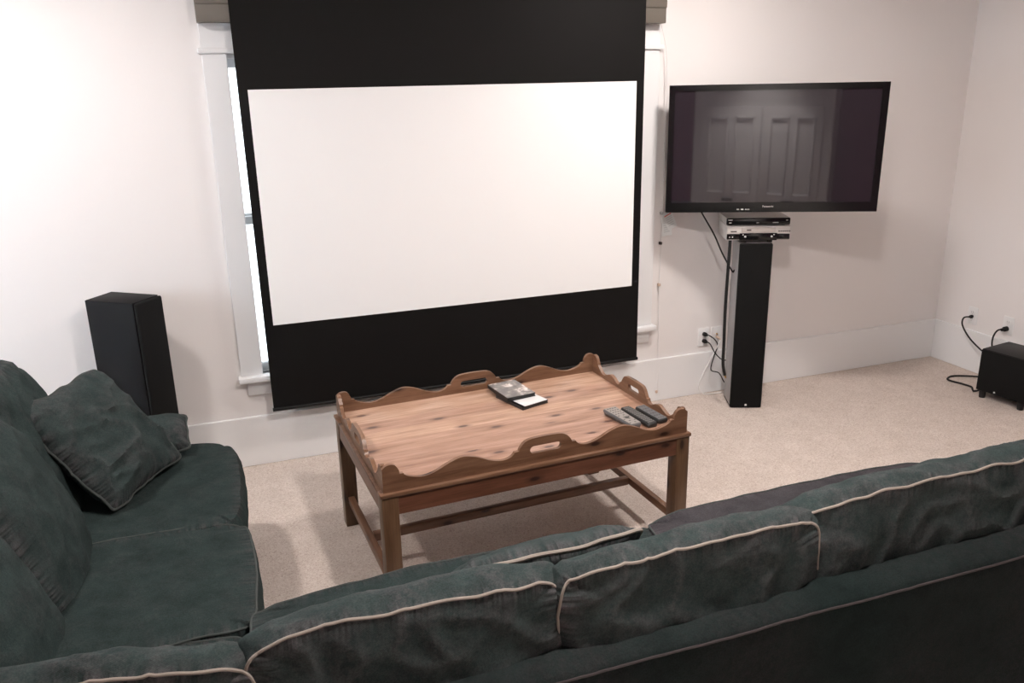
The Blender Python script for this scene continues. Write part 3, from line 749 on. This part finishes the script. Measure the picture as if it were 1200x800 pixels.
pillow('green denim throw pillow with cream piping behind the back cushions of the front sofa', (.145, -2.335, .632), (1, .0, .015), (0, -.70, .72), .49, .44, .14, 43, pip='piping', amp=.010, ears=.03)

# ------------------------------------------------------------------ lights
def recessed(x, y, power, col, size=.12, spread=PI):
    r = thing('recessed_light', 'unseen round recessed ceiling light above the room, placed for its light', 'ceiling light', (x, y, ZC), 0, 'recessed ceiling lights')
    b = BM(); seg = 32
    ro = [b.verts.new((.16*math.cos(2*PI*k/seg), .16*math.sin(2*PI*k/seg), -.004)) for k in range(seg)]
    ri = [b.verts.new((.14*math.cos(2*PI*k/seg), .14*math.sin(2*PI*k/seg), -.006)) for k in range(seg)]
    rt = [b.verts.new((.165*math.cos(2*PI*k/seg), .165*math.sin(2*PI*k/seg), 0)) for k in range(seg)]
    for k in range(seg):
        b.faces.new((ro[k], ro[(k+1) % seg], ri[(k+1) % seg], ri[k])); b.faces.new((rt[k], rt[(k+1) % seg], ro[(k+1) % seg], ro[k]))
    obj('trim_ring', b, M['trim'], r)
    b = BM(); cyl(b, (0, 0, -.004), .139, .003, 2, 32); obj('lens', b, M['lampglow'], r)
    ld = bpy.data.lights.new('lamp', 'AREA'); ld.shape = 'DISK'; ld.size = size; ld.energy = power; ld.color = col; ld.spread = spread
    lo = bpy.data.objects.new('lamp', ld); C.objects.link(lo); lo.parent = r; lo.location = (0, 0, -.012)
WARM = (1, .92, .875)
for x, y, p in ((-1.35, -1.05, 17.5), (1.75, -1.10, 25), (.5, -2.66, 40), (1.0, -4.8, 20)):  # lamp over the sofa doubles as added fill; rear one added for the cupboard
    recessed(x, y, p, WARM, .26 if x > 1.5 else .16, 1.15 if y < -4 else PI)
def area(name, loc, target, w, h, power, col, spread=PI):
    ld = bpy.data.lights.new(name, 'AREA'); ld.shape = 'RECTANGLE'; ld.size = w; ld.size_y = h; ld.energy = power; ld.color = col; ld.spread = spread
    o = bpy.data.objects.new(name, ld); C.objects.link(o); o.location = loc
    o.rotation_euler = (Vector(target)-Vector(loc)).to_track_quat('-Z', 'Y').to_euler(); return o
area('daylight_left', (-4.3, -2.35, 1.75), (1, -.2, .9), .45, .35, 1700, (.72, .86, 1))
w_ = bpy.data.worlds.new('sky'); bpy.context.scene.world = w_; w_.use_nodes = True
bg = w_.node_tree.nodes['Background']; bg.inputs['Color'].default_value = (.86, .94, 1, 1); bg.inputs['Strength'].default_value = 2.5

# ------------------------------------------------------------------ camera
cam = bpy.data.cameras.new('camera'); co = bpy.data.objects.new('camera', cam); C.objects.link(co)
cam.sensor_fit = 'HORIZONTAL'; cam.sensor_width = 36; cam.lens = 979.807*36/1200; cam.clip_start = .02
R = Vector((.93934988, -.34243638, -.01895074)); U = Vector((.12017314, .27689172, .95335691)); F = Vector((.32121678, .89781307, -.30124986))
mw = Matrix((R, U, -F)).transposed().to_4x4(); mw.translation = (-.50298, -4.05247, 1.83296); co.matrix_world = mw
sc = bpy.context.scene; sc.camera = co
sc.view_settings.view_transform = 'Standard'; sc.view_settings.look = 'None'; sc.view_settings.gamma = 1; sc.view_settings.exposure = .38
try: sc.view_settings.use_curve_mapping = False
except Exception: pass
